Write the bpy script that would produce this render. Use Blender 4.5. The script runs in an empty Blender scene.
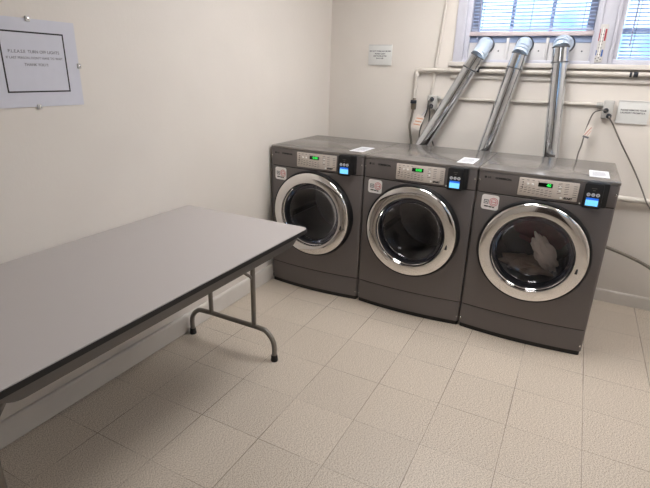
import bpy, bmesh, math, random
from mathutils import Vector, Matrix
random.seed(7)
sc = bpy.context.scene
COL = sc.collection
PI = math.pi

# ------------------------------------------------------------------ materials
def nt(name):
    m = bpy.data.materials.new(name); m.use_nodes = True
    t = m.node_tree; b = t.nodes['Principled BSDF']
    return m, t, b

def rgb(r, g, b):
    f = lambda c: (c/255/12.92) if c/255 <= .04045 else ((c/255+.055)/1.055)**2.4
    return (f(r), f(g), f(b), 1)

def mat(name, col, rough=.5, metal=0, noise=0, nscale=40, bump=0, bscale=200, coat=0, emit=None, estr=0, spec=None):
    m, t, b = nt(name)
    b.inputs['Base Color'].default_value = col
    b.inputs['Roughness'].default_value = rough
    b.inputs['Metallic'].default_value = metal
    if coat: b.inputs['Coat Weight'].default_value = coat; b.inputs['Coat Roughness'].default_value = .08
    if spec is not None: b.inputs['Specular IOR Level'].default_value = spec
    if emit:
        b.inputs['Emission Color'].default_value = emit; b.inputs['Emission Strength'].default_value = estr
    tc = t.nodes.new('ShaderNodeTexCoord')
    if noise:
        n = t.nodes.new('ShaderNodeTexNoise'); n.inputs['Scale'].default_value = nscale; n.inputs['Detail'].default_value = 4
        t.links.new(tc.outputs['Object'], n.inputs['Vector'])
        r = t.nodes.new('ShaderNodeValToRGB')
        r.color_ramp.elements[0].position = .3; r.color_ramp.elements[1].position = .7
        r.color_ramp.elements[0].color = tuple(c*(1-noise) for c in col[:3]) + (1,)
        r.color_ramp.elements[1].color = tuple(min(1, c*(1+noise)) for c in col[:3]) + (1,)
        t.links.new(n.outputs['Fac'], r.inputs['Fac']); t.links.new(r.outputs['Color'], b.inputs['Base Color'])
    if bump:
        n = t.nodes.new('ShaderNodeTexNoise'); n.inputs['Scale'].default_value = bscale; n.inputs['Detail'].default_value = 3
        t.links.new(tc.outputs['Object'], n.inputs['Vector'])
        bp = t.nodes.new('ShaderNodeBump'); bp.inputs['Strength'].default_value = bump; bp.inputs['Distance'].default_value = .002
        t.links.new(n.outputs['Fac'], bp.inputs['Height']); t.links.new(bp.outputs['Normal'], b.inputs['Normal'])
    return m

TILE, TX, TY = .3048, .267, -1.0718
def floor_mat():
    m, t, b = nt('vinyl_tile')
    L = t.links.new; N = t.nodes.new
    tc = N('ShaderNodeTexCoord'); sep = N('ShaderNodeSeparateXYZ'); L(tc.outputs['Object'], sep.inputs[0])
    def math_(op, a, bb=None):
        n = N('ShaderNodeMath'); n.operation = op
        for i, v in enumerate((a, bb)):
            if v is None: continue
            if isinstance(v, (int, float)): n.inputs[i].default_value = v
            else: L(v, n.inputs[i])
        return n.outputs[0]
    ux = math_('DIVIDE', math_('SUBTRACT', sep.outputs[0], TX), TILE)
    uy = math_('DIVIDE', math_('SUBTRACT', sep.outputs[1], TY), TILE)
    fx, fy = math_('FRACT', ux), math_('FRACT', uy)
    dx = math_('MINIMUM', fx, math_('SUBTRACT', 1, fx)); dy = math_('MINIMUM', fy, math_('SUBTRACT', 1, fy))
    d = math_('MINIMUM', dx, math_('MULTIPLY', dy, 1.5))
    # seams open and close along their length
    ns = N('ShaderNodeTexNoise'); ns.inputs['Scale'].default_value = 2.3; L(tc.outputs['Object'], ns.inputs['Vector'])
    wid = math_('MULTIPLY', math_('MAXIMUM', math_('SUBTRACT', ns.outputs['Fac'], .22), 0), .016)
    seam = math_('LESS_THAN', d, wid)
    # per tile tone
    cell = N('ShaderNodeCombineXYZ'); L(math_('FLOOR', ux), cell.inputs[0]); L(math_('FLOOR', uy), cell.inputs[1])
    wn = N('ShaderNodeTexWhiteNoise'); wn.noise_dimensions = '2D'; L(cell.outputs[0], wn.inputs['Vector'])
    # flecks stretched along a per tile direction
    chk = math_('GREATER_THAN', wn.outputs['Value'], .5)
    mp = N('ShaderNodeMapping'); mp.inputs['Scale'].default_value = (170, 330, 170); L(tc.outputs['Object'], mp.inputs['Vector'])
    rot = N('ShaderNodeCombineXYZ'); L(math_('MULTIPLY', wn.outputs['Value'], 6.28), rot.inputs[2]); L(rot.outputs[0], mp.inputs['Rotation'])
    n1 = N('ShaderNodeTexNoise'); n1.inputs['Scale'].default_value = 1; n1.inputs['Detail'].default_value = 6; L(mp.outputs[0], n1.inputs['Vector'])
    r1 = N('ShaderNodeValToRGB'); e = r1.color_ramp.elements
    e[0].position = .40; e[0].color = rgb(160, 146, 130); e[1].position = .56; e[1].color = rgb(217, 205, 190)
    L(n1.outputs['Fac'], r1.inputs['Fac'])
    n2 = N('ShaderNodeTexNoise'); n2.inputs['Scale'].default_value = 1.6; n2.inputs['Detail'].default_value = 5; L(tc.outputs['Object'], n2.inputs['Vector'])
    tone = math_('ADD', .90, math_('ADD', math_('MULTIPLY', wn.outputs['Value'], .07), math_('MULTIPLY', n2.outputs['Fac'], .10)))
    mul = N('ShaderNodeVectorMath'); mul.operation = 'SCALE'; L(r1.outputs['Color'], mul.inputs[0]); L(tone, mul.inputs['Scale'])
    mx = N('ShaderNodeMix'); mx.data_type = 'RGBA'; L(seam, mx.inputs[0]); L(mul.outputs[0], mx.inputs[6]); mx.inputs[7].default_value = rgb(128, 115, 102)
    L(mx.outputs[2], b.inputs['Base Color'])
    b.inputs['Roughness'].default_value = .42
    bp = N('ShaderNodeBump'); bp.inputs['Strength'].default_value = .05; bp.inputs['Distance'].default_value = .001
    L(n1.outputs['Fac'], bp.inputs['Height']); L(bp.outputs[0], b.inputs['Normal'])
    return m

def glass_mat(name, tint, gloss=.06, rough=.01):
    m = bpy.data.materials.new(name); m.use_nodes = True; t = m.node_tree; t.nodes.clear()
    o = t.nodes.new('ShaderNodeOutputMaterial'); mix = t.nodes.new('ShaderNodeMixShader')
    tr = t.nodes.new('ShaderNodeBsdfTransparent'); tr.inputs[0].default_value = tint
    g = t.nodes.new('ShaderNodeBsdfGlossy'); g.inputs['Roughness'].default_value = rough; g.inputs['Color'].default_value = (.9, .9, .95, 1)
    lw = t.nodes.new('ShaderNodeLayerWeight'); lw.inputs['Blend'].default_value = .25
    ad = t.nodes.new('ShaderNodeMath'); ad.operation = 'MULTIPLY_ADD'; ad.inputs[1].default_value = .45; ad.inputs[2].default_value = gloss
    t.links.new(lw.outputs['Fresnel'], ad.inputs[0]); t.links.new(ad.outputs[0], mix.inputs[0])
    t.links.new(tr.outputs[0], mix.inputs[1]); t.links.new(g.outputs[0], mix.inputs[2]); t.links.new(mix.outputs[0], o.inputs[0])
    return m

def slat_mat():
    m = mat('blind_slat', rgb(226, 230, 240), .45, noise=.015, nscale=30); t = m.node_tree
    tl = t.nodes.new('ShaderNodeBsdfTranslucent'); tl.inputs[0].default_value = rgb(215, 226, 245); mx = t.nodes.new('ShaderNodeMixShader'); mx.inputs[0].default_value = .6
    out = t.nodes['Material Output']; t.links.new(t.nodes['Principled BSDF'].outputs[0], mx.inputs[1]); t.links.new(tl.outputs[0], mx.inputs[2]); t.links.new(mx.outputs[0], out.inputs['Surface'])
    return m

M = dict(
    wall=mat('wall_paint', rgb(214, 207, 199), .55, noise=.02, nscale=3, bump=.25, bscale=60),
    trimpaint=mat('trim_paint', rgb(208, 202, 195), .4, noise=.03, nscale=9),
    winpaint=mat('window_paint', rgb(196, 196, 206), .4, noise=.03, nscale=12),
    sash=mat('sash_window_glow', rgb(216, 226, 250), .4, noise=.03, nscale=12),  # daylight glow tinted into the white of the sash bars
    pinkrail=mat('weathered_rail_paint', rgb(190, 178, 180), .5, noise=.08, nscale=25),
    panelpaint=mat('vent_panel_paint', rgb(205, 203, 203), .5, noise=.04, nscale=10),
    bluepanel=mat('blue_grey_strip', rgb(140, 155, 185), .35, noise=.06, nscale=15),  # even blue-grey tone for a strip along the vent panel's top
    ceil=mat('ceiling_paint', rgb(225, 222, 215), .8, noise=.02, nscale=4),
    floor=floor_mat(),
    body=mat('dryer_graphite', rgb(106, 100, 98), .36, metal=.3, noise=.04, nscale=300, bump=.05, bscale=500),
    top=mat('dryer_graphite_wall_sheen', rgb(124, 119, 115), .17, metal=.35, noise=.03, nscale=200),  # same graphite paint, lightened to carry the wall reflections on the lid
    black=mat('black_plastic', rgb(11, 11, 13), .5, noise=.1, nscale=100),
    rubber=mat('black_rubber', rgb(24, 23, 23), .65, noise=.1, nscale=100),
    chrome=mat('chrome', (.80, .785, .77, 1), .08, metal=1, noise=.02, nscale=20),
    inner=mat('door_inner_plastic', rgb(46, 46, 50), .3, noise=.1, nscale=60),
    drum=mat('drum_steel', rgb(64, 61, 60), .35, metal=.5, noise=.15, nscale=30),
    panel=mat('silver_panel', rgb(204, 194, 185), .5, metal=.05, noise=.03, nscale=200),
    printdark=mat('dark_print', rgb(95, 88, 84), .6, noise=.05),
    ink=mat('black_ink', rgb(30, 29, 30), .6, noise=.05),
    greyink=mat('grey_ink', rgb(104, 102, 106), .7, noise=.05),
    whitebtn=mat('white_button', rgb(238, 236, 232), .4, noise=.02),
    led=mat('green_led', rgb(30, 200, 60), .4, emit=(.03, 1, .12, 1), estr=.9),
    ledback=mat('led_window', rgb(6, 14, 8), .15, noise=.05),
    ledglow=mat('led_window_lit', rgb(8, 60, 20), .2, emit=(.0, .25, .04, 1), estr=.45),
    screen=mat('reader_screen', rgb(40, 120, 200), .2, emit=(.22, .66, 1, 1), estr=1.0),
    screenblue=mat('reader_screen_blue', rgb(20, 60, 160), .2, emit=(.02, .17, .75, 1), estr=.8),
    readericon=mat('reader_icon', rgb(215, 218, 225), .4, noise=.03),
    sticker=mat('sticker_white', rgb(240, 236, 233), .5, noise=.02),
    redprint=mat('red_print', rgb(200, 95, 100), .6, noise=.04),
    paper=mat('paper', rgb(204, 205, 209), .7, noise=.015, nscale=30),
    signpaper=mat('sign_paper', rgb(200, 200, 210), .6, noise=.015, nscale=30),
    signgrey=mat('pale_grey_plate', rgb(211, 211, 208), .5, noise=.02, nscale=40),
    clip=mat('clear_clip', rgb(196, 194, 192), .2, noise=.05),
    laminate=mat('grey_laminate', rgb(179, 173, 171), .4, noise=.03, nscale=350, bump=.05, bscale=600),
    tableedge=mat('black_edge_band', rgb(14, 13, 13), .6, noise=.08),
    apron=mat('grey_enamel_steel', rgb(98, 93, 89), .4, metal=.3, noise=.05, nscale=20),
    tube=mat('leg_tube_steel', rgb(124, 118, 110), .35, metal=.45, noise=.06, nscale=30),
    duct=mat('galvanized_duct', (.66, .69, .73, 1), .1, metal=1, noise=.04, nscale=12, bump=.08, bscale=9),
    elbowreflection=mat('aluminium_window_reflection', rgb(208, 222, 236), .38, metal=.45, noise=.04, nscale=30),  # pale blue tint paints the window's reflection onto the elbow metal
    ductband=mat('duct_seam_tape', rgb(120, 122, 126), .35, metal=.9, noise=.1, nscale=30),
    pipe=mat('painted_pipe', rgb(200, 193, 184), .42, noise=.04, nscale=18),
    valve=mat('dark_valve', rgb(45, 48, 56), .4, metal=.3, noise=.15, nscale=60),
    brass=mat('tarnished_brass', rgb(120, 110, 96), .4, metal=.6, noise=.15, nscale=50),
    box=mat('grey_outlet_box', rgb(178, 176, 172), .45, noise=.04, nscale=40),
    cord=mat('grey_cord', rgb(104, 98, 92), .5, noise=.06, nscale=60),
    darkcord=mat('dark_cord', rgb(70, 66, 62), .5, noise=.06, nscale=60),
    hose=mat('braided_hose', rgb(128, 122, 112), .4, metal=.3, noise=.2, nscale=150),
    slat=slat_mat(),
    cordw=mat('blind_cord', rgb(150, 155, 180), .6, noise=.03),
    tag=mat('tag_paper', rgb(225, 215, 205), .6, noise=.03, nscale=60),
    tagbeige=mat('tag_beige', rgb(224, 216, 206), .6, noise=.03, nscale=60),
    tagred=mat('tag_red', rgb(198, 140, 128), .6, noise=.03),
    tagorange=mat('tag_orange', rgb(216, 150, 110), .6, noise=.03),
    thermoplate=mat('thermometer_plate', rgb(192, 189, 186), .4, noise=.02),
    red=mat('thermometer_red', rgb(160, 42, 54), .5, noise=.03),
    blue=mat('thermometer_blue', rgb(45, 85, 150), .5, noise=.03),
    pale=mat('pale_cloth', rgb(244, 230, 218), .9, noise=.05, nscale=20, bump=.3, bscale=120),
    maroon=mat('maroon_cloth', rgb(120, 40, 60), .9, noise=.1, nscale=20, bump=.3, bscale=120),
    tan=mat('tan_cloth', rgb(205, 184, 166), .9, noise=.08, nscale=20, bump=.3, bscale=120),
    doorwood=mat('brown_door', rgb(58, 46, 40), .45, noise=.15, nscale=6),
    glass=glass_mat('window_glass', (.93, .97, 1, 1)),
    doorglass=glass_mat('smoked_door_glass', (.72, .72, .74, 1), gloss=.03),
    diffuser=mat('light_diffuser', rgb(255, 250, 240), .5, emit=(1, .985, .985, 1), estr=14.6),
    diffuserdim=mat('light_diffuser_dim', rgb(255, 250, 240), .5, emit=(1, .985, .985, 1), estr=3.2),
    diffuserfill=mat('light_diffuser_fill', rgb(255, 250, 240), .5, emit=(1, .985, .985, 1), estr=8.8),
    lampmetal=mat('white_enamel', rgb(230, 230, 228), .4, noise=.02),
    grass=mat('lawn', rgb(96, 120, 66), .9, noise=.3, nscale=4),
)

# ------------------------------------------------------------------ mesh helpers
class MB:
    def __init__(s): s.bm = bmesh.new(); s.mats = []
    def box(s, x0, x1, y0, y1, z0, z1, bev=0, seg=2):
        b2 = bmesh.new(); bmesh.ops.create_cube(b2, size=1)
        for v in b2.verts: v.co = Vector((x0+(v.co.x+.5)*(x1-x0), y0+(v.co.y+.5)*(y1-y0), z0+(v.co.z+.5)*(z1-z0)))
        if bev: bmesh.ops.bevel(b2, geom=b2.edges[:], offset=bev, segments=seg, profile=.5, affect='EDGES')
        s.merge(b2); return s
    def merge(s, b2, mtx=None):
        if mtx is not None: bmesh.ops.transform(b2, matrix=mtx, verts=b2.verts)
        me = bpy.data.meshes.new('tmp'); b2.to_mesh(me); b2.free(); s.bm.from_mesh(me); bpy.data.meshes.remove(me)
    def tube(s, pts, r, seg=14, cap=True, smooth=0):
        pts = [Vector(p) for p in pts]
        if smooth: pts = catmull(pts, smooth)
        rs = r if isinstance(r, (list, tuple)) else None
        rings = []; nrm = None
        for i, p in enumerate(pts):
            t = (pts[min(i+1, len(pts)-1)]-pts[max(i-1, 0)]).normalized()
            if nrm is None:
                a = Vector((0, 0, 1)) if abs(t.z) < .9 else Vector((1, 0, 0)); nrm = t.cross(a).normalized()
            else: nrm = (nrm-t*nrm.dot(t)).normalized()
            bn = t.cross(nrm); rad = rs[i] if rs and len(rs) == len(pts) else (r if not rs else rs[0])
            rings.append([s.bm.verts.new(p+(nrm*math.cos(2*PI*k/seg)+bn*math.sin(2*PI*k/seg))*rad) for k in range(seg)])
        for a, b in zip(rings, rings[1:]):
            for k in range(seg): s.bm.faces.new((a[k], a[(k+1) % seg], b[(k+1) % seg], b[k]))
        if cap: s.bm.faces.new(rings[0][::-1]); s.bm.faces.new(rings[-1])
        return s
    def lathe(s, prof, mtx=None, seg=72):
        """profile of (r, h) spun about local z; mtx places it"""
        b2 = bmesh.new(); rings = []
        for r, h in prof:
            if r < 1e-6: rings.append([b2.verts.new((0, 0, h))])
            else: rings.append([b2.verts.new((r*math.cos(2*PI*k/seg), r*math.sin(2*PI*k/seg), h)) for k in range(seg)])
        for a, b in zip(rings, rings[1:]):
            for k in range(seg):
                k2 = (k+1) % seg
                if len(a) == 1 and len(b) == 1: continue
                if len(a) == 1: b2.faces.new((a[0], b[k2], b[k]))
                elif len(b) == 1: b2.faces.new((a[k], a[k2], b[0]))
                else: b2.faces.new((a[k], a[k2], b[k2], b[k]))
        bmesh.ops.recalc_face_normals(b2, faces=b2.faces[:])
        s.merge(b2, mtx); return s
    def prism(s, pts2, h0, h1, mtx=None, bev=0):
        """polygon in local xy extruded along z"""
        b2 = bmesh.new(); vs = [b2.verts.new((x, y, h0)) for x, y in pts2]
        f = b2.faces.new(vs); r = bmesh.ops.extrude_face_region(b2, geom=[f])
        bmesh.ops.translate(b2, vec=(0, 0, h1-h0), verts=[v for v in r['geom'] if isinstance(v, bmesh.types.BMVert)])
        bmesh.ops.recalc_face_normals(b2, faces=b2.faces[:])
        if bev:
            es = [e for e in b2.edges if abs(e.verts[0].co.z-e.verts[1].co.z) < 1e-6 and abs(e.verts[0].co.z-h1) < 1e-6]
            bmesh.ops.bevel(b2, geom=es, offset=bev, segments=2, profile=.5, affect='EDGES')
        s.merge(b2, mtx); return s
    def text(s, body, size, mtx, depth=.0004, align='CENTER', bold=0):
        cu = bpy.data.curves.new('t', 'FONT'); cu.body = body; cu.size = size; cu.extrude = depth; cu.align_x = align; cu.align_y = 'CENTER'; cu.resolution_u = 3
        cu.offset = bold
        o = bpy.data.objects.new('t', cu); COL.objects.link(o)
        dg = bpy.context.evaluated_depsgraph_get(); me = bpy.data.meshes.new_from_object(o.evaluated_get(dg))
        bpy.data.objects.remove(o); bpy.data.curves.remove(cu)
        me.transform(mtx); s.bm.from_mesh(me); bpy.data.meshes.remove(me); return s
    def build(s, name, m, parent=None, smooth=True, loc=None):
        me = bpy.data.meshes.new(name); s.bm.normal_update(); s.bm.to_mesh(me); s.bm.free()
        me.materials.append(m)
        if smooth:
            for p in me.polygons: p.use_smooth = True
            try: me.set_sharp_from_angle(angle=math.radians(38))
            except Exception: pass
        o = bpy.data.objects.new(name, me); COL.objects.link(o)
        if parent is not None: o.parent = parent
        if loc is not None: o.location = loc
        return o

def catmull(P, n):
    out = []
    Q = [P[0]*2-P[1]] + P + [P[-1]*2-P[-2]]
    for i in range(1, len(Q)-2):
        a, b, c, d = Q[i-1:i+3]
        for k in range(n):
            t = k/n
            out.append(.5*((2*b)+(c-a)*t+(2*a-5*b+4*c-d)*t*t+(3*b-a-3*c+d)*t**3))
    out.append(P[-1]); return out

def tag(o, label=None, cat=None, group=None, kind=None):
    if label: o['label'] = label
    if cat: o['category'] = cat
    if group: o['group'] = group
    if kind: o['kind'] = kind
    return o
def thing(name, loc, label=None, cat=None, group=None, kind=None):
    o = bpy.data.objects.new(name, None); COL.objects.link(o); o.location = loc; o.empty_display_size = .05
    return tag(o, label, cat, group, kind)
def children(o): return [c for c in bpy.data.objects if c.parent == o]
def copy_tree(o, parent=None):
    c = o.copy(); COL.objects.link(c)
    if parent is not None: c.parent = parent
    for ch in children(o): copy_tree(ch, c)
    return c
def rrect(x0, x1, y0, y1, r, n=5):
    pts = []
    for cx, cy, a0 in ((x1-r, y1-r, 0), (x0+r, y1-r, PI/2), (x0+r, y0+r, PI), (x1-r, y0+r, 1.5*PI)):
        for k in range(n+1):
            a = a0+PI/2*k/n; pts.append((cx+r*math.cos(a), cy+r*math.sin(a)))
    return pts
FRONT = Matrix.Rotation(PI/2, 4, 'X')                      # local xy -> world xz, local +z -> world -y
def front(x, y, z): return Matrix.Translation((x, y, z)) @ FRONT
def leftwall(x, y, z): return Matrix.Translation((x, y, z)) @ Matrix.Rotation(PI/2, 4, 'Z') @ FRONT

# ------------------------------------------------------------------ camera
cam = bpy.data.cameras.new('camera'); co = bpy.data.objects.new('camera', cam); COL.objects.link(co); sc.camera = co
rt, up, fw = (.88625686, .46235017, .02794813), (-.18025363, .28868004, .94030445), (-.42668186, .83838902, -.33918496)
co.matrix_world = Matrix(((rt[0], up[0], -fw[0], 1.8397), (rt[1], up[1], -fw[1], -3.6146), (rt[2], up[2], -fw[2], 1.4648), (0, 0, 0, 1)))
cam.sensor_width = 36; cam.lens = 477.62/650*36; cam.clip_start = .02

# ------------------------------------------------------------------ the room
RX, FY, CZ = 3.35, -4.9, 2.45                                  # right wall, wall behind the camera, ceiling
def struct(o): o['kind'] = 'structure'; return o
struct(MB().box(-.15, RX+.15, FY-.15, .15, -.08, 0).build('floor', M['floor']))
struct(MB().box(-.15, RX+.15, FY-.15, .15, CZ, CZ+.08).build('ceiling', M['ceil']))
struct(MB().box(-.15, 0, FY-.15, .15, 0, CZ).build('wall_left', M['wall']))
W1, W2, WZ0, WZ1 = (1.03, 1.85), (1.925, 2.78), 1.555, 2.22
b = MB()
b.box(0, RX, 0, .15, 0, WZ0).box(0, RX, 0, .15, WZ1, CZ)
b.box(0, W1[0], 0, .15, WZ0, WZ1).box(W1[1], W2[0], 0, .15, WZ0, WZ1).box(W2[1], RX, 0, .15, WZ0, WZ1)
struct(b.build('wall_back', M['wall']))
# right wall with a window (seen only as light and in the reflections)
W3 = (-3.3, -2.5, 1.555, 2.22)
b = MB()
b.box(RX, RX+.15, FY-.15, .15, 0, W3[2]).box(RX, RX+.15, FY-.15, .15, W3[3], CZ)
b.box(RX, RX+.15, FY-.15, W3[0], W3[2], W3[3]).box(RX, RX+.15, W3[1], .15, W3[2], W3[3])
struct(b.build('wall_right', M['wall']))
W4 = (2.52, 3.2, 1.4, 2.2)
struct(MB().box(0, RX, FY-.15, FY, 0, W4[2]).box(0, RX, FY-.15, FY, W4[3], CZ).box(0, W4[0], FY-.15, FY, W4[2], W4[3]).box(W4[1], RX, FY-.15, FY, W4[2], W4[3]).build('wall_front', M['wall']))
d1 = MB().box(1.5, 2.36, FY, FY+.03, 0, 2.03, .004).build('door_1', M['doorwood']); struct(d1)
MB().lathe([(.0, .06), (.022, .058), (.028, .045), (.022, .03), (.01, .02), (.01, 0), (0, 0)], Matrix.Translation((1.58, FY+.03, .98)) @ Matrix.Rotation(-PI/2, 4, 'X'), 24).build('door_knob', M['chrome'], d1)
b = MB()
b.box(1.42, 1.5, FY, FY+.04, 0, 2.11, .004).box(2.36, 2.44, FY, FY+.04, 0, 2.11, .004).box(1.5, 2.36, FY, FY+.04, 2.03, 2.11, .004)
b.build('door_frame', M['trimpaint'], d1)

# baseboards: tall board with a stepped cap on the left, a low one at the back
def base_profile(h): return [(0, 0), (.004, .0), (.004, .004), (.019, .004), (.019, h-.014), (.017, h-.006), (.012, h), (0, h)]
def board(name, h, mtx, length, m):
    return struct(MB().prism(base_profile(h), 0, length, mtx).build(name, m, smooth=False))
# left: profile x -> +x, profile y -> z, along -y
board('baseboard_left', .112, Matrix(((1, 0, 0, 0), (0, 0, -1, 0), (0, 1, 0, 0), (0, 0, 0, 1))), 4.9, M['trimpaint'])
struct(MB().prism([(0, 0), (.01, 0), (.01, .078), (.006, .086), (0, .088)], 0, RX, Matrix(((0, 0, 1, 0), (-1, 0, 0, 0), (0, 1, 0, 0), (0, 0, 0, 1)))).build('baseboard_back', M['trimpaint'], smooth=False))
struct(MB().prism([(0, 0), (.01, 0), (.01, .078), (.006, .086), (0, .088)], 0, 4.9, Matrix(((-1, 0, 0, RX), (0, 0, -1, 0), (0, 1, 0, 0), (0, 0, 0, 1)))).build('baseboard_right', M['trimpaint'], smooth=False))

# window casings, sill and apron moulding
b = MB()
b.box(.968, 1.035, -.018, .005, 1.555, 2.3, .004)
b.box(1.015, 1.035, -.024, -.016, 1.555, 2.3, .002)
b.box(1.83, 1.85, -.022, .005, 1.555, 2.3, .003).box(1.85, 1.925, -.014, .005, 1.555, 2.3, .003).box(1.925, 1.945, -.022, .005, 1.555, 2.3, .003)
b.box(2.76, 2.86, -.018, .005, 1.555, 2.3, .004).box(.968, 2.86, -.018, .005, 2.2, 2.3, .004)
struct(b.build('trim_1', M['winpaint']))
struct(MB().box(.945, 2.9, -.032, .006, 1.527, 1.556, .005).build('trim_2', M['trimpaint']))
struct(MB().box(.965, 2.88, -.014, .004, 1.447, 1.476, .004).box(.965, 2.88, -.008, .004, 1.476, 1.492, .002).build('trim_3', M['trimpaint']))

# window 1: upper sash with glass, lower sash boarded up around the ducts
w = struct(thing('window_1', (1.44, .06, 1.555)))
def wbuild(mb, name, m, par):
    o = mb.build(name, m, par); o.matrix_parent_inverse = Matrix.Translation(-par.location); return o
b = MB()
b.box(1.03, 1.065, .0, .12, 1.555, 2.22, .003).box(1.815, 1.85, .0, .12, 1.555, 2.22, .003)
b.box(1.03, 1.85, .02, .12, 2.18, 2.22, .003).box(1.03, 1.85, -.004, .12, 1.553, 1.574, .003)
b.box(1.065, 1.11, .07, .105, 1.74, 2.18, .003).box(1.77, 1.815, .07, .105, 1.74, 2.18, .003)
wbuild(b, 'window_frame', M['winpaint'], w)
wbuild(MB().box(1.062, 1.818, -.004, .07, 1.722, 1.749, .004), 'meeting_rail', M['pinkrail'], w)
for x in (1.318, 1.562): wbuild(MB().box(x-.011, x+.011, .072, .1, 1.74, 2.18, .003), 'muntin', M['sash'], w)
wbuild(MB().box(1.1, 1.78, .083, .088, 1.745, 2.185), 'window_pane', M['glass'], w)
wbuild(MB().box(1.06, 1.82, .026, .045, 1.57, 1.725), 'vent_panel', M['panelpaint'], w)
wbuild(MB().box(1.065, 1.815, .021, .0262, 1.682, 1.723), 'blue_strip', M['bluepanel'], w)
for x in (1.318, 1.562): wbuild(MB().box(x-.009, x+.009, .012, .028, 1.572, 1.712, .003), 'batten', M['panelpaint'], w)
for x, z in ((1.262, 1.63), (1.515, 1.632), (1.77, 1.632)): wbuild(MB().lathe([(0, .003), (.004, .002), (.005, 0)], front(x, .0262, z), 12), 'screw_head', M['valve'], w)

w = struct(thing('window_2', (2.35, .06, 1.555)))
b = MB()
b.box(1.925, 1.97, .0, .12, 1.555, 2.22, .003).box(2.735, 2.78, .0, .12, 1.555, 2.22, .003)
b.box(1.925, 2.78, .02, .12, 2.18, 2.22, .003).box(1.925, 2.78, -.004, .12, 1.553, 1.585, .003)
wbuild(b, 'window_frame', M['winpaint'], w)
wbuild(MB().box(1.96, 2.74, .06, .105, 1.735, 1.765, .003), 'meeting_rail', M['sash'], w)
wbuild(MB().box(2.34, 2.362, .072, .1, 1.58, 2.18, .003), 'muntin', M['sash'], w)
wbuild(MB().box(1.96, 2.745, .083, .088, 1.575, 2.185), 'window_pane', M['glass'], w)

w = struct(thing('window_3', (RX+.06, -2.9, 1.555)))
b = MB(); y0, y1, z0, z1 = W3
b.box(RX, RX+.12, y0, y0+.05, z0, z1).box(RX, RX+.12, y1-.05, y1, z0, z1).box(RX, RX+.12, y0, y1, z0, z0+.05).box(RX, RX+.12, y0, y1, z1-.05, z1)
b.box(RX+.04, RX+.08, y0, y1, 1.87, 1.9).box(RX+.04, RX+.08, (y0+y1)/2-.015, (y0+y1)/2+.015, z0, z1)
wbuild(b, 'window_frame', M['winpaint'], w)
wbuild(MB().box(RX+.055, RX+.06, y0+.02, y1-.02, z0+.02, z1-.02), 'window_pane', M['glass'], w)

w = struct(thing('reflection_window', (2.86, FY-.06, 1.4)))  # unseen window added for pale shapes in the chrome door rings
b = MB(); x0, x1, z0, z1 = W4
b.box(x0, x0+.05, FY-.12, FY, z0, z1).box(x1-.05, x1, FY-.12, FY, z0, z1).box(x0, x1, FY-.12, FY, z0, z0+.05).box(x0, x1, FY-.12, FY, z1-.05, z1)
b.box(x0, x1, FY-.08, FY-.04, 1.78, 1.82).box((x0+x1)/2-.015, (x0+x1)/2+.015, FY-.08, FY-.04, z0, z1)
wbuild(b, 'window_frame', M['winpaint'], w)
wbuild(MB().box(x0+.02, x1-.02, FY-.06, FY-.055, z0+.02, z1-.02), 'window_pane', M['glass'], w)

# venetian blinds
def blind(x0, x1, zb, wand, label):
    t = thing('venetian_blind', ((x0+x1)/2, .035, zb), label, 'window blind', None)
    L = lambda mb, n, m: wbuild(mb, n, m, t)
    b = MB(); z = zb+.024; k = 0
    while z < 2.16:
        b2 = bmesh.new(); n = 5; vs = []
        for i in range(n):                                           # slightly crowned, tilted slat
            u = i/(n-1)-.5; yy = .035+u*.024; zz = z+u*.0105+.0022*(1-4*u*u)
            vs.append((b2.verts.new((x0+.004, yy, zz)), b2.verts.new((x1-.004, yy, zz))))
        for a, c in zip(vs, vs[1:]): b2.faces.new((a[0], a[1], c[1], c[0]))
        bmesh.ops.solidify(b2, geom=b2.faces[:], thickness=.0008)
        b.merge(b2); z += .0215; k += 1
    L(b, 'slats', M['slat'])
    L(MB().box(x0+.003, x1-.003, .022, .048, zb, zb+.014, .004), 'bottom_rail', M['slat'])
    L(MB().box(x0+.002, x1-.002, .012, .052, 2.165, 2.195, .003), 'headrail', M['slat'])
    for f in (.09, .5, .91):
        x = x0+(x1-x0)*f
        for yy in (.0222, .0478): L(MB().tube([(x, yy, zb+.006), (x, yy, 2.17)], .0011, 6), 'ladder_cord', M['cordw'])
    L(MB().tube([(wand, .006, 2.17), (wand+.004, .004, 1.9), (wand+.006, .002, 1.66 if wand > 1.9 else 1.70)], .004, 8), 'wand', M['cordw'])
    return t
blind(1.067, 1.813, 1.756, 1.112, 'white venetian blind in the window above the silver ducts')
blind(1.972, 2.733, 1.588, 2.018, 'white venetian blind in the right window beyond the thermometer')

# fluorescent ceiling fixtures (the lamps of the room and one added fill)
def fixture(x, y, label, m='diffuser'):
    t = thing('ceiling_light', (x, y, CZ), label, 'ceiling light', None)
    b = MB(); b.box(-.31, .31, -.61, .61, -.05, 0, .004); b.build('housing', M['lampmetal'], t)
    MB().box(-.28, .28, -.58, .58, -.072, -.05, .01).build('diffuser', M[m], t)
    return t
fixture(1.3, -1.1, 'rectangular fluorescent ceiling light nearest the dryers')
fixture(2.7, -.95, 'rectangular fill light added at the ceiling closest to the right wall', 'diffuserfill')  # added fill panel, lifts the dim wall beside the right dryer
fixture(1.7, -4.1, 'rectangular fluorescent ceiling light behind the camera near the door', 'diffuserdim')

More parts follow.
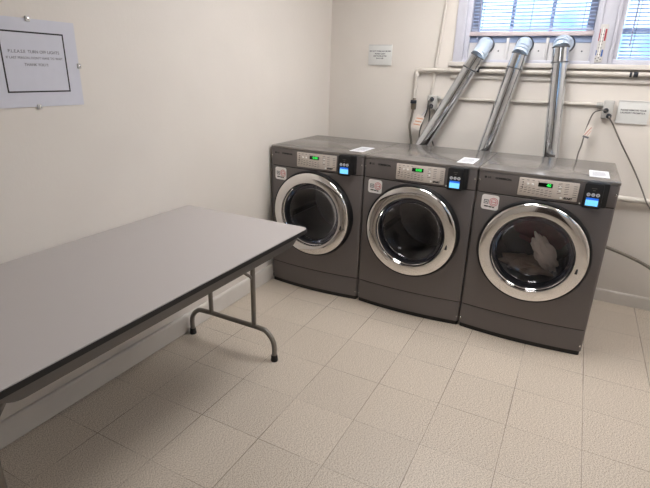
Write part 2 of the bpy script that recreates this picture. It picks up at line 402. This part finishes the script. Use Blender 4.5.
# ------------------------------------------------------------------ dryers
DW, DD, DH, YF = .684, .661, .992, -.8838
def outline(y_back, inset=0, bow=.024, r=.016, n=14):
    """plan of a front slab: bowed front with rounded vertical corners, local coordinates"""
    hw = DW/2-inset; f = -DD/2+inset; pts = [(hw, y_back), (-hw, y_back)]
    fr = []
    for i in range(7):
        a = PI+PI/2*i/6; fr.append((-hw+r+r*math.cos(a), f+r+r*math.sin(a)))
    for i in range(1, n):
        x = -hw+r+(2*hw-2*r)*i/n; u = x/(hw-r); fr.append((x, f-bow*(1-u*u)))
    fr += [(-x, y) for x, y in fr[:7][::-1]]
    return pts+fr
DCZ = .566                                                       # door centre height
def cut(o, r, y0, y1):
    c = MB().lathe([(0, 0), (r, 0), (r, y1-y0), (0, y1-y0)], front(0, y1, DCZ), 96).build('cutter', M['black'])
    md = o.modifiers.new('b', 'BOOLEAN'); md.object = c; md.operation = 'DIFFERENCE'; md.solver = 'EXACT'
    dg = bpy.context.evaluated_depsgraph_get(); me = bpy.data.meshes.new_from_object(o.evaluated_get(dg))
    o.modifiers.clear(); old = o.data; o.data = me; bpy.data.meshes.remove(old)
    bpy.data.objects.remove(c)
    o.data.name = o.name
    for p in o.data.polygons: p.use_smooth = True
    o.data.set_sharp_from_angle(angle=math.radians(30))
    return o

def make_dryer():
    t = thing('clothes_dryer', (0, 0, 0))
    F = -DD/2
    body = MB().box(-DW/2, DW/2, F+.075, DD/2, .022, .972, .003).build('cabinet', M['body'], t); cut(body, .235, F-.1, DD/2-.12)
    MB().prism(outline(F+.09, .006), 0, .036).build('plinth', M['rubber'], t)
    MB().prism(outline(F+.076), .028, .157, bev=.004).build('kick_panel', M['body'], t)
    fp = MB().prism(outline(F+.076), .163, .856, bev=.004).build('front_panel', M['body'], t); cut(fp, .235, F-.1, F+.2)
    for z in (.15, .85): MB().prism(outline(F+.076, .004), z, z+.02).build('seam_gasket', M['rubber'], t)
    MB().prism(outline(F+.076, 0, .020), .862, .974, bev=.003).build('control_fascia', M['body'], t)
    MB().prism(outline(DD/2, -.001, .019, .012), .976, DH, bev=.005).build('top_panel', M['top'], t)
    # small screws at the edges of the front
    for x in (-.331, .331):
        for z in (.925, .06): MB().lathe([(0, .003), (.004, .0025), (.0055, 0)], front(x, F+.002, z), 12).build('screw', M['chrome'], t)
    # control panel
    fy = F-.0165
    cp = MB().prism(rrect(-.125, .164, .872, .968, .005), 0, .006, front(0, fy+.0005, 0), bev=.0015).build('control_panel', M['panel'], t)
    py = fy-.0056
    MB().box(-.029, .04, py-.0012, py+.002, .9295, .951).build('display', M['ledback'], cp)
    MB().text('40', .021, front(.0225, py-.0014, .9402), .0003, bold=.0006).build('display_digits', M['led'], cp)
    b = MB(); rnd = random.Random(3)
    for k in range(8):                                                 # slanted rows of printed cycle names
        x = -.115+k*.0205; b = MB()
        for r_ in range(3):
            wd = .010+.006*rnd.random(); z = .916-r_*.0125-.0012*k
            b.prism([(x, z), (x+wd, z+.0035), (x+wd, z+.0062), (x, z+.0027)], 0, .0004, front(0, py, 0))
        b.build('cycle_print', M['printdark'], cp)
    b = MB()
    for r_ in range(5):
        for k in range(2):
            x, z = .066+k*.033, .952-r_*.0125
            b.prism([(x, z), (x+.018, z+.004), (x+.018, z+.0066), (x, z+.0026)], 0, .0004, front(0, py, 0))
    b.build('option_print', M['printdark'], cp); b = MB()
    for r_ in range(6): b.box(.139, .156, py-.0004, py, .949-r_*.011, .9515-r_*.011)
    b.build('temperature_print', M['printdark'], cp); b = MB()
    for k in range(4): b.box(-.112+k*.026, -.101+k*.026, py-.0004, py, .956, .9585)
    b.build('heading_print', M['printdark'], cp)
    MB().text('START', .0135, front(.121, py-.0002, .883), .0004, bold=.0011).build('start_print', M['ink'], cp)
    for x, z in ((-.079, .937), (-.055, .937), (.077, .938), (.077, .918), (.088, .883)):
        MB().lathe([(0, .004), (.0045, .0035), (.0058, 0)], front(x, py, z), 16).build('button', M['whitebtn'], cp)
    for x, z in ((-.104, .944), (-.104, .930), (-.104, .916)):
        MB().lathe([(0, .003), (.003, .0025), (.004, 0)], front(x, py, z), 12).build('indicator', M['printdark'], cp)
    # brand badge
    MB().lathe([(0, .0012), (.0065, .0012), (.0065, 0), (0, 0)], front(-.3, F-.0034, .945), 20).build('badge_emblem', M['ink'], t)
    MB().text('LG', .0145, Matrix.Translation((-.28, F-.0057, .945)) @ Matrix.Rotation(-.105, 4, 'Z') @ FRONT, .0004, bold=.0005).build('badge_letters', M['ink'], t)
    MB().text('COMMERCIAL', .0135, Matrix.Translation((-.205, F-.0126, .945)) @ Matrix.Rotation(-.077, 4, 'Z') @ FRONT, .0005, bold=.0009).build('badge_word', M['ink'], t)
    # card reader
    cr = MB()
    cr.prism(rrect(.192, .296, .862, .984, .008), 0, .038, front(0, F-.001, 0), bev=.004)
    cr.prism(rrect(.186, .272, .854, .98, .01), .034, .044, front(0, F-.001, 0), bev=.004)
    cr = cr.build('card_reader', M['black'], t)
    ry = F-.0452
    MB().box(.202, .258, ry-.0008, ry+.002, .868, .8975).build('screen', M['screen'], cr)
    MB().box(.202, .258, ry-.0008, ry+.002, .8985, .908).build('screen_header', M['screenblue'], cr)
    b = MB()
    for x in (.209, .230, .251): b.lathe([(.0045, 0), (.0045, .001), (.0088, .001), (.0088, 0)], front(x, ry, .924), 20)
    b.box(.206, .212, ry-.001, ry, .922, .926).box(.227, .233, ry-.001, ry, .921, .927).box(.247, .255, ry-.001, ry, .923, .925)
    b.build('reader_icons', M['readericon'], cr)
    MB().box(.218, .242, ry-.0006, ry, .955, .9575).box(.225, .236, ry-.0006, ry, .944, .948).build('reader_print', M['printdark'], cr)
    MB().lathe([(0, .004), (.003, .0035), (.004, 0)], front(.178, fy, .868), 12).build('reader_screw', M['whitebtn'], cr)
    # door sticker
    sm = Matrix.Translation((-.2575, F-.0096, .807)) @ Matrix.Rotation(-.115, 4, 'Z') @ FRONT
    def mark(x0, x1, z0, z1): return MB().prism([(x0, z0), (x1, z0), (x1, z1), (x0, z1)], .001, .0016, sm)
    st = MB().prism(rrect(-.0475, .0475, -.042, .042, .015), 0, .0012, sm).build('sticker', M['sticker'], t)
    for a in range(2):
        MB().lathe([(.0205-.008*a, .001), (.0205-.008*a, .0016), (.0235-.008*a, .0016), (.0235-.008*a, .001)], sm @ Matrix.Translation((.0195, .004, 0)), 28).build('red_ring', M['redprint'], st)
    mark(.006, .033, .002, .0056).build('red_bar', M['redprint'], st)
    for q in ((-.034, -.030, -.010, .014), (-.013, -.009, -.010, .014), (-.030, -.013, -.010, -.006), (-.030, -.013, .010, .014), (-.026, -.017, -.002, .006)): mark(*q).build('grey_mark', M['greyink'], st)
    for q in ((-.030, -.008, -.027, -.020), (-.005, .012, -.028, -.0215), (.015, .026, -.029, -.0225)): mark(*q).build('black_mark', M['ink'], st)
    # notice stuck on the lid
    nl = MB().box(.2, .294, -.245, -.035, DH-.0005, DH+.0007).build('notice_label', M['paper'], t)
    b = MB(); rnd = random.Random(5)
    for k in range(7): b.box(.214, .214+.04+.028*rnd.random(), -.085-.02*k, -.079-.02*k, DH+.0006, DH+.0009)
    b.build('notice_print', M['greyink'], nl)
    # porthole door
    door = MB().lathe([(.236, -.021), (.291, -.021), (.291, .016), (.286, .0255), (.236, .0255), (.236, -.021)], front(0, F-.026, DCZ), 96).build('door', M['black'], t)
    fl = F-.026
    MB().lathe([(.279, .024), (.2775, .031), (.273, .0355), (.266, .0375), (.218, .0444), (.2158, .0436), (.2148, .041), (.2145, .032), (.2145, .018)], front(0, fl, DCZ), 128).build('chrome_ring', M['chrome'], door)
    MB().lathe([(.2145, .020), (.212, .024), (.2065, .022), (.203, .006), (.198, -.034), (.192, -.036)], front(0, fl, DCZ), 96).build('inner_rim', M['inner'], door)
    MB().lathe([(.2115, .0235), (.2095, .0265), (.207, .0235)], front(0, fl, DCZ), 96).build('chrome_bead', M['chrome'], door)
    MB().lathe([(.2065, .016), (.199, -.008), (.184, -.034), (.15, -.055), (.1, -.067), (.045, -.0715), (0, -.072)], front(0, fl, DCZ), 96).build('door_glass', M['doorglass'], door)
    hd = MB().box(.222, .236, fl-.0425, fl-.0402, DCZ-.065, DCZ-.035, .001).build('door_latch_mark', M['inner'], door)
    # drum with three lifting baffles
    dr = MB().lathe([(.232, 0), (.232, -.02), (.26, -.05), (.262, -.40), (.24, -.42), (.1, -.44), (0, -.445)], front(0, F+.03, DCZ), 72)
    dr = dr.build('drum', M['drum'], t)
    for a in (75, 195, 315):
        m_ = front(0, F+.10, DCZ) @ Matrix.Rotation(math.radians(a), 4, 'Z')
        MB().prism([(.262, -.035), (.262, .035), (.215, .012), (.215, -.012)], -.31, 0, m_).build('baffle', M['drum'], dr)
    return t
dry = make_dryer()
DX = [.0166+.3437+k*.6874 for k in range(3)]
DYC = YF+DD/2
labels = ['dark grey front-loading dryer in the corner against the left wall',
          'dark grey front-loading dryer standing between the two other dryers',
          'dark grey front-loading dryer with pale laundry behind its door, beside the bare wall']
dryers = []
for k in range(3):
    o = dry if k == 0 else copy_tree(dry)
    o.location = (DX[k], DYC, 0); tag(o, labels[k], 'dryer', 'front-loading dryers in a row')
    dryers.append(o)
# what the green displays read differs from machine to machine
def find(o, stem):
    for c in children(o):
        if c.name.split('.')[0] == stem: return c
        r = find(c, stem)
        if r: return r
for k, txt in ((0, '0:00'), (1, '0:00')):
    cp = find(dryers[k], 'control_panel'); old = find(cp, 'display_digits'); bpy.data.objects.remove(old)
    py = -DD/2-.0165-.0056
    MB().text(txt, .021, front(.012, py-.0014, .9402), .0003, bold=.0004).build('display_digits', M['led'], cp)
for k in range(3):
    d = find(find(dryers[k], 'control_panel'), 'display')

# laundry lying in the third drum
def cloth(name, loc, scale, rot, m, label, seed, group=None):
    b2 = bmesh.new(); bmesh.ops.create_icosphere(b2, subdivisions=4, radius=1)
    rnd = random.Random(seed); ph = [(Vector((rnd.uniform(-1, 1), rnd.uniform(-1, 1), rnd.uniform(-1, 1)))*rnd.uniform(3, 7), rnd.uniform(0, 6)) for _ in range(8)]
    for v in b2.verts:
        d = 1+sum(.15*abs(math.sin(v.co.dot(k_)+p_)) for k_, p_ in ph)-.62
        v.co = v.co*d
    mb = MB(); mb.merge(b2, Matrix.Diagonal((*scale, 1)))
    o = mb.build(name, m); o.location = loc; o.rotation_euler = rot
    return tag(o, label, 'laundry', group)
bx, by, bz = DX[2], YF, DCZ
cloth('crumpled_cloth', (bx-.03, by+.215, bz-.158), (.125, .08, .04), (0, .1, .1), M['tan'], 'tan crumpled cloth heaped at the bottom of the right dryer drum', 1)
cloth('maroon_garment', (bx+.03, by+.34, bz+.03), (.14, .05, .09), (.2, .2, 0), M['maroon'], 'maroon garment piled behind the pale cloth in the right dryer', 2)
cloth('pale_cloth', (bx+.06, by+.14, bz-.045), (.046, .03, .1), (.12, -.55, .1), M['pale'], 'pale cloth hanging down behind the right dryer door glass', 3)

# ------------------------------------------------------------------ folding table
TX0, TX1, TY1, TY0, TZ = .004, .768, -1.688, -3.215, .7514
t = thing('folding_table', ((TX0+TX1)/2, (TY0+TY1)/2, 0), 'long folding table with grey laminate top and black edge along the left wall', 'table')
MB().prism(rrect(TX0+.003, TX1-.003, TY0+.003, TY1-.003, .022, 6), TZ-.004, TZ, Matrix.Identity(4)).build('table_top', M['laminate'], t)
MB().prism(rrect(TX0, TX1, TY0, TY1, .024, 6), TZ-.021, TZ-.0035, Matrix.Identity(4)).build('edge_band', M['tableedge'], t)
# steel apron: thin strips whose ends curve up to the underside
b = MB()
def strip(a, c, axis):
    L = c-a; zt, zb = TZ-.0205, TZ-.066; pts = [(a, zt)]
    for i in range(9): u = i/8; pts.append((a+.075*u, zt-.012-(zt-.012-zb)*math.sin(u*PI/2)))
    for i in range(9): u = 1-i/8; pts.append((c-.075*u, zt-.012-(zt-.012-zb)*math.sin(u*PI/2)))
    pts.append((c, zt)); return pts
for x in (TX1-.022, TX0+.02):
    MB().prism(strip(TY0+.065, TY1-.065, 'y'), -.0012, .0012, Matrix(((0, 0, 1, x), (1, 0, 0, 0), (0, 1, 0, 0), (0, 0, 0, 1)))).build('apron', M['apron'], t, smooth=False)
for y in (TY1-.06, TY0+.06):
    MB().prism(strip(TX0+.03, TX1-.03, 'x'), -.0012, .0012, Matrix(((1, 0, 0, 0), (0, 0, 1, y), (0, 1, 0, 0), (0, 0, 0, 1)))).build('apron', M['apron'], t, smooth=False)
def leg_frame(y, sgn):
    xl, xr, pl, pr = .052, .618, .2, .49
    r = .0135
    f = MB()
    pts = [(xl, y, .03), (xl, y, .085), (xl+.012, y, .125), (xl+.045, y, .16), (xl+.09, y, .172), ((xl+xr)/2, y, .174),
           (xr-.09, y, .172), (xr-.045, y, .16), (xr-.012, y, .125), (xr, y, .085), (xr, y, .03)]
    f.tube(pts, r, 14, smooth=4)
    lg = f.build('leg', M['tube'], t)
    for x in (pl, pr): MB().tube([(x, y, .17), (x, y, TZ-.022)], r*.95, 14).build('post', M['tube'], lg)
    MB().tube([(.06, y, TZ-.034), (.7, y, TZ-.034)], .009, 12).build('pivot_rod', M['tube'], lg)
    MB().tube([(pr, y, .445), (pr-.005, y-sgn*.02, .47), ((pl+pr)/2+.05, y-sgn*.3, TZ-.03)], .008, 12).tube([(pl, y, .445), (pl+.005, y-sgn*.02, .47), ((pl+pr)/2-.05, y-sgn*.3, TZ-.03)], .008, 12).build('brace', M['tube'], lg)
    for x in (xl, xr): MB().lathe([(0, 0), (.018, 0), (.0195, .004), (.017, .03), (.0155, .036), (0, .036)], Matrix.Translation((x, y, 0)), 24).build('foot_cap', M['rubber'], lg)
leg_frame(-1.772, 1); leg_frame(-3.068, -1)
for c in children(t): c.matrix_parent_inverse = Matrix.Translation(-t.location)

# ------------------------------------------------------------------ exhaust ducts
def duct(A, B, C, bx, label):
    A, B, C = map(Vector, (A, B, C)); d = (B-A).normalized()
    t = thing('exhaust_duct', tuple(A), label, 'duct', 'silver exhaust ducts')
    K = lambda mb, n, m: wbuild(mb, n, m, t)
    zlow = .33; L0 = A+d*((zlow-A.z)/d.z); R = .048
    K(MB().tube([L0, B-d*.01], R, 32), 'straight_pipe', M['duct'])
    # lower elbow into the back of the dryer
    back = -.2228
    gy = back+.016-L0.y
    K(MB().tube([L0+d*.02, L0-d*.03+Vector((0, gy*.05, 0)), L0-d*.065+Vector((0, gy*.35, 0)), Vector((L0.x-d.x*.085, L0.y+gy*.75, L0.z-d.z*.085)), Vector((L0.x-d.x*.085, back+.016, L0.z-d.z*.085))], R*.98, 24, smooth=3), 'lower_elbow', M['duct'])
    # adjustable elbow: gored segments bending into the window panel
    K(MB().tube([B-d*.03, B-d*.0, B+d*.066], [R*1.06, R*1.02, R*.97], 32), 'elbow_sleeve', M['duct'])
    P = catmull([B+d*.064, B+d*.088+Vector((0, .018, 0)), C+Vector((0, -.03, .0)), C], 2)
    e = MB()
    for i in range(len(P)-1):
        q0, q1 = P[i], P[i+1]; dd = (q1-q0); e.tube([q0-dd*.06, q0+dd*.5, q1+dd*.10], [R*1.0, R*1.0, R*.99], 32)
    K(e, 'elbow', M['elbowreflection'])
    for h0, h1 in ((-.03, -.022), (.06, .066)): K(MB().tube([B+d*h0, B+d*h1], R*1.085, 32), 'clamp_band', M['ductband'])
    K(MB().lathe([(R*1.0, .01), (R*1.06, .012), (R*1.2, .004), (R*1.22, 0), (R*.9, 0)], front(C.x, .0258, C.z), 36), 'wall_collar', M['ductband'])
    return t
duct((.844, -.10, .996), (1.122, -.085, 1.535), (1.175, .02, 1.668), 0, 'silver exhaust duct leaning the most, rising from behind the left dryer')
duct((1.284, -.10, .978), (1.403, -.085, 1.547), (1.424, .02, 1.669), 1, 'silver exhaust duct in the middle, rising beside the other two')
duct((1.708, -.10, .987), (1.658, -.085, 1.587), (1.668, .02, 1.675), 2, 'nearly upright silver exhaust duct nearest the thermometer and outlet box')

# ------------------------------------------------------------------ pipes and cords
t = thing('wall_pipe', (1.6, -.028, 1.5), 'cream painted pipe running under the windows and dropping to a valve', 'pipe')
K = lambda mb, n, m: wbuild(mb, n, m, t)
K(MB().tube([(.75, -.028, 1.497), (3.34, -.028, 1.503)], .0145, 16), 'horizontal_run', M['pipe'])
K(MB().tube([(.722, -.028, 1.478), (.721, -.028, 1.3)], .013, 16), 'drop', M['pipe'])
K(MB().tube([(.765, -.028, 1.497), (.74, -.028, 1.4965), (.7265, -.028, 1.491), (.7225, -.028, 1.478), (.722, -.028, 1.455)], .0185, 16), 'elbow', M['pipe'])
v = K(MB().lathe([(0, 0), (.016, 0), (.019, .012), (.019, .04), (.014, .055), (.011, .085), (0, .085)], Matrix.Translation((.721, -.028, 1.218)), 20), 'valve', M['brass'])
K(MB().box(.703, .748, -.062, -.046, 1.262, 1.288, .005).tube([(.721, -.028, 1.275), (.723, -.055, 1.275)], .008, 10), 'valve_handle', M['valve'])
for x, w_ in ((.96, .012), (1.155, .012), (2.062, .006), (2.088, .012)):
    b = MB().tube([(x-w_, -.028, 1.5005), (x+w_, -.028, 1.5005)], .0162, 16)
    K(b, 'pipe_clamp', M['valve'] if x > 1 else M['pipe'])
o = MB().tube([(.72, -.028, 1.225), (.712, -.03, 1.15), (.705, -.035, 1.1), (.716, -.035, 1.04), (.73, -.03, .95), (.74, -.03, .8), (.74, -.03, .5), (.7, -.04, .2), (.6, -.09, .15), (.55, -.17, .15), (.55, -.212, .15)], .0085, 12, smooth=6).build('supply_hose', M['hose'])
tag(o, 'grey braided hose hanging from the valve behind the left dryer', 'hose')
t = thing('vertical_conduit', (.865, -.016, 1.6), 'thin cream conduit rising up the wall left of the windows to the ceiling', 'conduit')
wbuild(MB().tube([(.843, -.0125, 1.322), (.852, -.0125, 1.5), (.884, -.0125, 1.94), (.915, -.0125, CZ)], .0105, 14), 'conduit_tube', M['pipe'], t)
# outlet box under it
t = thing('outlet_box', (.862, -.03, 1.27), 'grey outlet box below the thin conduit, beside the leftmost duct', 'outlet box')
wbuild(MB().box(.825, .895, -.05, -.001, 1.225, 1.325, .006), 'box_body', M['box'], t)
wbuild(MB().box(.829, .891, -.054, -.049, 1.229, 1.321, .003), 'cover_plate', M['box'], t)
wbuild(MB().lathe([(0, .003), (.014, .003), (.0165, 0)], front(.86, -.054, 1.298), 20).lathe([(0, .003), (.014, .003), (.0165, 0)], front(.86, -.054, 1.25), 20), 'socket', M['valve'], t)
def plug_cord(name, plug, pts, r, m, label, cat='cord', group=None):
    x, y, z = plug
    t = thing(name, plug, label, cat, group)
    wbuild(MB().lathe([(0, .03), (.01, .03), (.014, .02), (.015, 0), (0, 0)], front(x, y, z) @ Matrix.Scale(.75, 4), 18), 'plug', M['valve'], t)
    wbuild(MB().tube(pts, r, 10, smooth=6), 'cable', m, t)
    return t
plug_cord('power_cord', (.86, -.063, 1.298), [(.86, -.086, 1.298), (.85, -.098, 1.285), (.835, -.05, 1.23), (.81, -.02, 1.17), (.785, -.02, 1.08), (.785, -.03, .99), (.78, -.03, .8), (.78, -.03, .4), (.74, -.05, .12), (.68, -.15, .1), (.66, -.212, .1)], .0045, M['darkcord'], 'dark power cord plugged in the upper socket of the left outlet box')
plug_cord('power_cord', (.86, -.063, 1.25), [(.86, -.086, 1.25), (.862, -.098, 1.235), (.862, -.075, 1.2), (.85, -.035, 1.13), (.858, -.03, 1.05), (.90, -.03, .97), (.95, -.03, .8), (1.0, -.03, .4), (1.02, -.06, .14), (1.03, -.15, .12), (1.03, -.212, .12)], .0045, M['darkcord'], 'dark power cord plugged in the lower socket of the left outlet box')
# tag hanging beside the leftmost duct
t = thing('warning_tag', (.79, -.1, 1.13), 'white paper tag with orange stripes hanging beside the leftmost duct', 'tag')
mt = Matrix.Translation((.785, -.095, 1.135)) @ Matrix.Rotation(math.radians(24), 4, 'Y') @ FRONT
wbuild(MB().prism(rrect(-.03, .03, -.052, .052, .004), 0, .001, mt), 'tag_sheet', M['tag'], t)
for k in range(3): wbuild(MB().prism([(-.024, .018-.024*k), (.024, .034-.024*k), (.024, .041-.024*k), (-.024, .025-.024*k)], .001, .0014, mt), 'tag_stripe', M['tagorange'], t)
wbuild(MB().tube([mt @ Vector((0, .055, .0005)), mt @ Vector((.005, .065, .004)), (.836, -.062, 1.228)], .0015, 6, smooth=3), 'tag_tie', M['cordw'], t)

# conduit to the right outlet box
t = thing('horizontal_conduit', (1.4, -.012, 1.31), 'grey conduit running level behind the ducts to the right outlet box', 'conduit')
wbuild(MB().tube([(.9, -.012, 1.305), (1.935, -.012, 1.317)], .0105, 14), 'conduit_tube', M['pipe'], t)
wbuild(MB().tube([(1.915, -.014, 1.316), (1.951, -.014, 1.317)], .0145, 14).tube([(.895, -.012, 1.305), (.915, -.012, 1.305)], .014, 14), 'conduit_fitting', M['box'], t)
t = thing('outlet_box', (1.98, -.03, 1.285), 'grey outlet box beside the square paper notice on the right', 'outlet box')
wbuild(MB().box(1.952, 2.012, -.05, -.001, 1.235, 1.345, .006), 'box_body', M['box'], t)
wbuild(MB().box(1.955, 2.009, -.0545, -.049, 1.239, 1.341, .003), 'cover_plate', M['box'], t)
wbuild(MB().lathe([(0, .003), (.013, .003), (.015, 0)], front(1.972, -.0545, 1.285), 20).lathe([(0, .003), (.013, .003), (.015, 0)], front(1.994, -.0545, 1.253), 20), 'socket', M['valve'], t)
plug_cord('power_cord', (1.972, -.061, 1.285), [(1.972, -.086, 1.285), (1.962, -.097, 1.288), (1.94, -.08, 1.287), (1.905, -.055, 1.262), (1.885, -.058, 1.172), (1.876, -.08, 1.066), (1.866, -.10, .99), (1.87, -.1, .8), (1.89, -.09, .4), (1.9, -.1, .2), (1.9, -.16, .17), (1.9, -.212, .17)], .0045, M['cord'], 'grey cord looping down from the right outlet box behind the right dryer')
plug_cord('power_cord', (1.994, -.061, 1.253), [(1.994, -.086, 1.253), (2.0, -.094, 1.242), (2.015, -.075, 1.222), (2.036, -.035, 1.19), (2.103, -.022, 1.081), (2.2, -.022, .933), (2.268, -.04, .815), (2.305, -.074, .745), (2.345, -.07, .69), (2.5, -.03, .45), (2.7, -.026, .2), (2.9, -.04, .02)], .0045, M['cord'], 'grey cord dropping from the right outlet box past the paper notice')
t = thing('cord_tag', (1.89, -.07, 1.15), 'small white tag with red print tied to the right cord', 'tag')
mt = Matrix.Translation((1.899, -.075, 1.152)) @ Matrix.Rotation(math.radians(14), 4, 'Y') @ FRONT
wbuild(MB().prism(rrect(-.018, .018, -.042, .042, .004), 0, .001, mt), 'tag_sheet', M['tagbeige'], t)
wbuild(MB().prism([(-.014, -.025), (-.008, -.025), (.010, .03), (.004, .03)], .001, .0014, mt).prism([(.002, -.025), (.006, -.025), (.015, .01), (.012, .012)], .001, .0014, mt), 'tag_print', M['tagred'], t)
wbuild(MB().prism([(-.018, -.041), (.018, -.041), (.018, -.029), (-.018, -.029)], .001, .0013, mt), 'tag_band', M['greyink'], t)
# lower pipe and hose
t = thing('lower_wall_pipe', (2.2, -.03, .742), 'thick cream pipe running level from behind the right dryer', 'pipe')
wbuild(MB().tube([(1.95, -.034, .742), (3.34, -.034, .744)], .019, 18), 'pipe_run', M['pipe'], t)
wbuild(MB().tube([(1.95, -.034, .742), (1.925, -.03, .742), (1.915, -.0, .742)], .021, 18), 'elbow', M['pipe'], t)
o = MB().tube([(2.0, -.2105, .47), (2.06, -.15, .455), (2.142, -.12, .429), (2.275, -.12, .392), (2.409, -.12, .337), (2.6, -.12, .22), (2.8, -.11, .07), (2.95, -.1, .013), (3.2, -.1, .0125)], .0115, 14, smooth=6).build('drain_hose', M['hose'])
tag(o, 'grey hose sagging to the floor beside the right dryer', 'hose')

# ------------------------------------------------------------------ signs and thermometer
t = thing('wall_notice', (0.002, -2.42, 1.46), 'large framed notice with black border in plastic clips on left wall', 'notice')
K = lambda mb, n, m: wbuild(mb, n, m, t)
K(MB().box(.001, .004, -2.585, -2.248, 1.309, 1.616), 'notice_sheet', M['signpaper'])
b = MB(); y0, y1, z0, z1, w_ = -2.548, -2.3, 1.361, 1.572, .0055
b.box(.0035, .0045, y0, y1, z0, z0+w_).box(.0035, .0045, y0, y1, z1-w_, z1).box(.0035, .0045, y0, y0+w_, z0, z1).box(.0035, .0045, y1-w_, y1, z0, z1)
K(b, 'border', M['ink'])
b = MB()
b.text('P.L.E.A.S.E  TURN OFF LIGHTS', .0150, leftwall(.0042, -2.424, 1.503), .0003, bold=.0001)
b.text("IF LAST PERSON, DON'T HAVE TO WAIT", .0120, leftwall(.0042, -2.424, 1.4815), .0003)
b.text('THANK YOU !!', .0138, leftwall(.0042, -2.424, 1.4585), .0003, bold=.0001)
K(b, 'notice_text', M['greyink'])
for y, z, dy, dz in ((-2.432, 1.615, .009, .009), (-2.248, 1.458, .008, .010), (-2.44, 1.309, .009, .009)):
    c = MB(); c.box(.0, .009, y-dy, y+dy, z-dz, z+dz, .003); c = K(c, 'clip', M['clip'])
    c2 = MB().lathe([(0, .004), (.004, .003), (.005, 0)], Matrix.Translation((.009, y, z)) @ Matrix.Rotation(PI/2, 4, 'Y'), 12); c2 = c2.build('clip_screw', M['chrome'], c)
def plate(x0, x1, z0, z1, lines, label, size, tilt=0):
    t = thing('wall_sign', ((x0+x1)/2, -.002, (z0+z1)/2), label, 'notice')
    t.rotation_euler.y = tilt
    hx, hz = (x1-x0)/2, (z1-z0)/2
    MB().box(-hx, hx, -.005, .0015, -hz, hz, .0012).build('sign_plate', M['signgrey'], t)
    MB().box(-hx+.002, hx-.002, -.0075, -.005, hz-.006, hz-.001).box(-hx+.002, hx-.002, -.0075, -.005, -hz, -hz+.004).build('sign_channel', M['clip'], t)
    b = MB()
    for s_, z, sz in lines: b.text(s_, sz, front(0, -.0053, z), .0002, bold=.0005)
    b.build('sign_text', M['greyink'], t)
plate(.326, .513, 1.522, 1.667, [('DO NOT OVERLOAD DRYERS', .026, .0125), ('PLEASE CLEAN', .008, .0125), ('LINT FILTER AFTER', -.008, .0125), ('EACH USE', -.024, .0125)], 'small grey notice on the bare wall above the left dryer', .012)
plate(2.036, 2.208, 1.211, 1.349, [('PLEASE REMOVE YOUR', .012, .0135), ('LAUNDRY PROMPTLY.', -.004, .0135)], 'small pale notice on the wall right of the outlet box', .0155)

t = thing('thermometer', (1.878, -.016, 1.675), 'narrow wall thermometer with red and blue bands between the windows', 'thermometer')
K = lambda mb, n, m: wbuild(mb, n, m, t)
K(MB().prism(rrect(1.853, 1.905, 1.567, 1.783, .006), 0, .006, front(0, -.0142, 0), bev=.0015), 'plate', M['thermoplate'])
K(MB().box(1.857, 1.866, -.0212, -.02, 1.69, 1.757), 'red_band', M['red'])
K(MB().box(1.891, 1.900, -.0212, -.02, 1.69, 1.757), 'red_band', M['red'])
K(MB().box(1.857, 1.866, -.0212, -.02, 1.607, 1.637), 'blue_band', M['blue'])
K(MB().box(1.891, 1.900, -.0212, -.02, 1.6, 1.64), 'blue_band', M['blue'])
b = MB()
for k in range(8): b.box(1.871, 1.8735 if k % 2 else 1.876, -.0208, -.02, 1.61+k*.019, 1.6145+k*.019); b.box(1.884-(.0 if k % 2 else .002), 1.8875, -.0208, -.02, 1.61+k*.019, 1.6145+k*.019)
for x, z in ((1.866, 1.588), (1.882, 1.593), (1.893, 1.585), (1.878, 1.576)): b.box(x-.003, x+.003, -.0208, -.02, z-.003, z+.003)
K(b, 'scale', M['ink'])
K(MB().tube([(1.879, -.022, 1.60), (1.879, -.022, 1.765)], .0026, 10), 'glass_tube', M['whitebtn'])

t.location.x -= .012
# ------------------------------------------------------------------ outside and light
struct(MB().box(-15, 20, .2, 30, .55, .6).build('ground', M['grass']))
wd = bpy.data.worlds.new('sky'); sc.world = wd; wd.use_nodes = True
nt_ = wd.node_tree; bg = nt_.nodes['Background']
tc = nt_.nodes.new('ShaderNodeTexCoord'); nz = nt_.nodes.new('ShaderNodeTexNoise'); nz.inputs['Scale'].default_value = 9; nz.inputs['Detail'].default_value = 4
nt_.links.new(tc.outputs['Generated'], nz.inputs['Vector'])
rp = nt_.nodes.new('ShaderNodeValToRGB'); e = rp.color_ramp.elements
e[0].position = .36; e[0].color = (.25, .55, .85, 1); e[1].position = .62; e[1].color = (.85, 1.0, 1.2, 1)
nt_.links.new(nz.outputs['Fac'], rp.inputs['Fac']); nt_.links.new(rp.outputs['Color'], bg.inputs['Color'])
bg.inputs['Strength'].default_value = 2.5

sc.view_settings.view_transform = 'Standard'; sc.view_settings.look = 'None'
sc.view_settings.gamma = 1; sc.view_settings.use_curve_mapping = False
sc.view_settings.exposure = 0.13
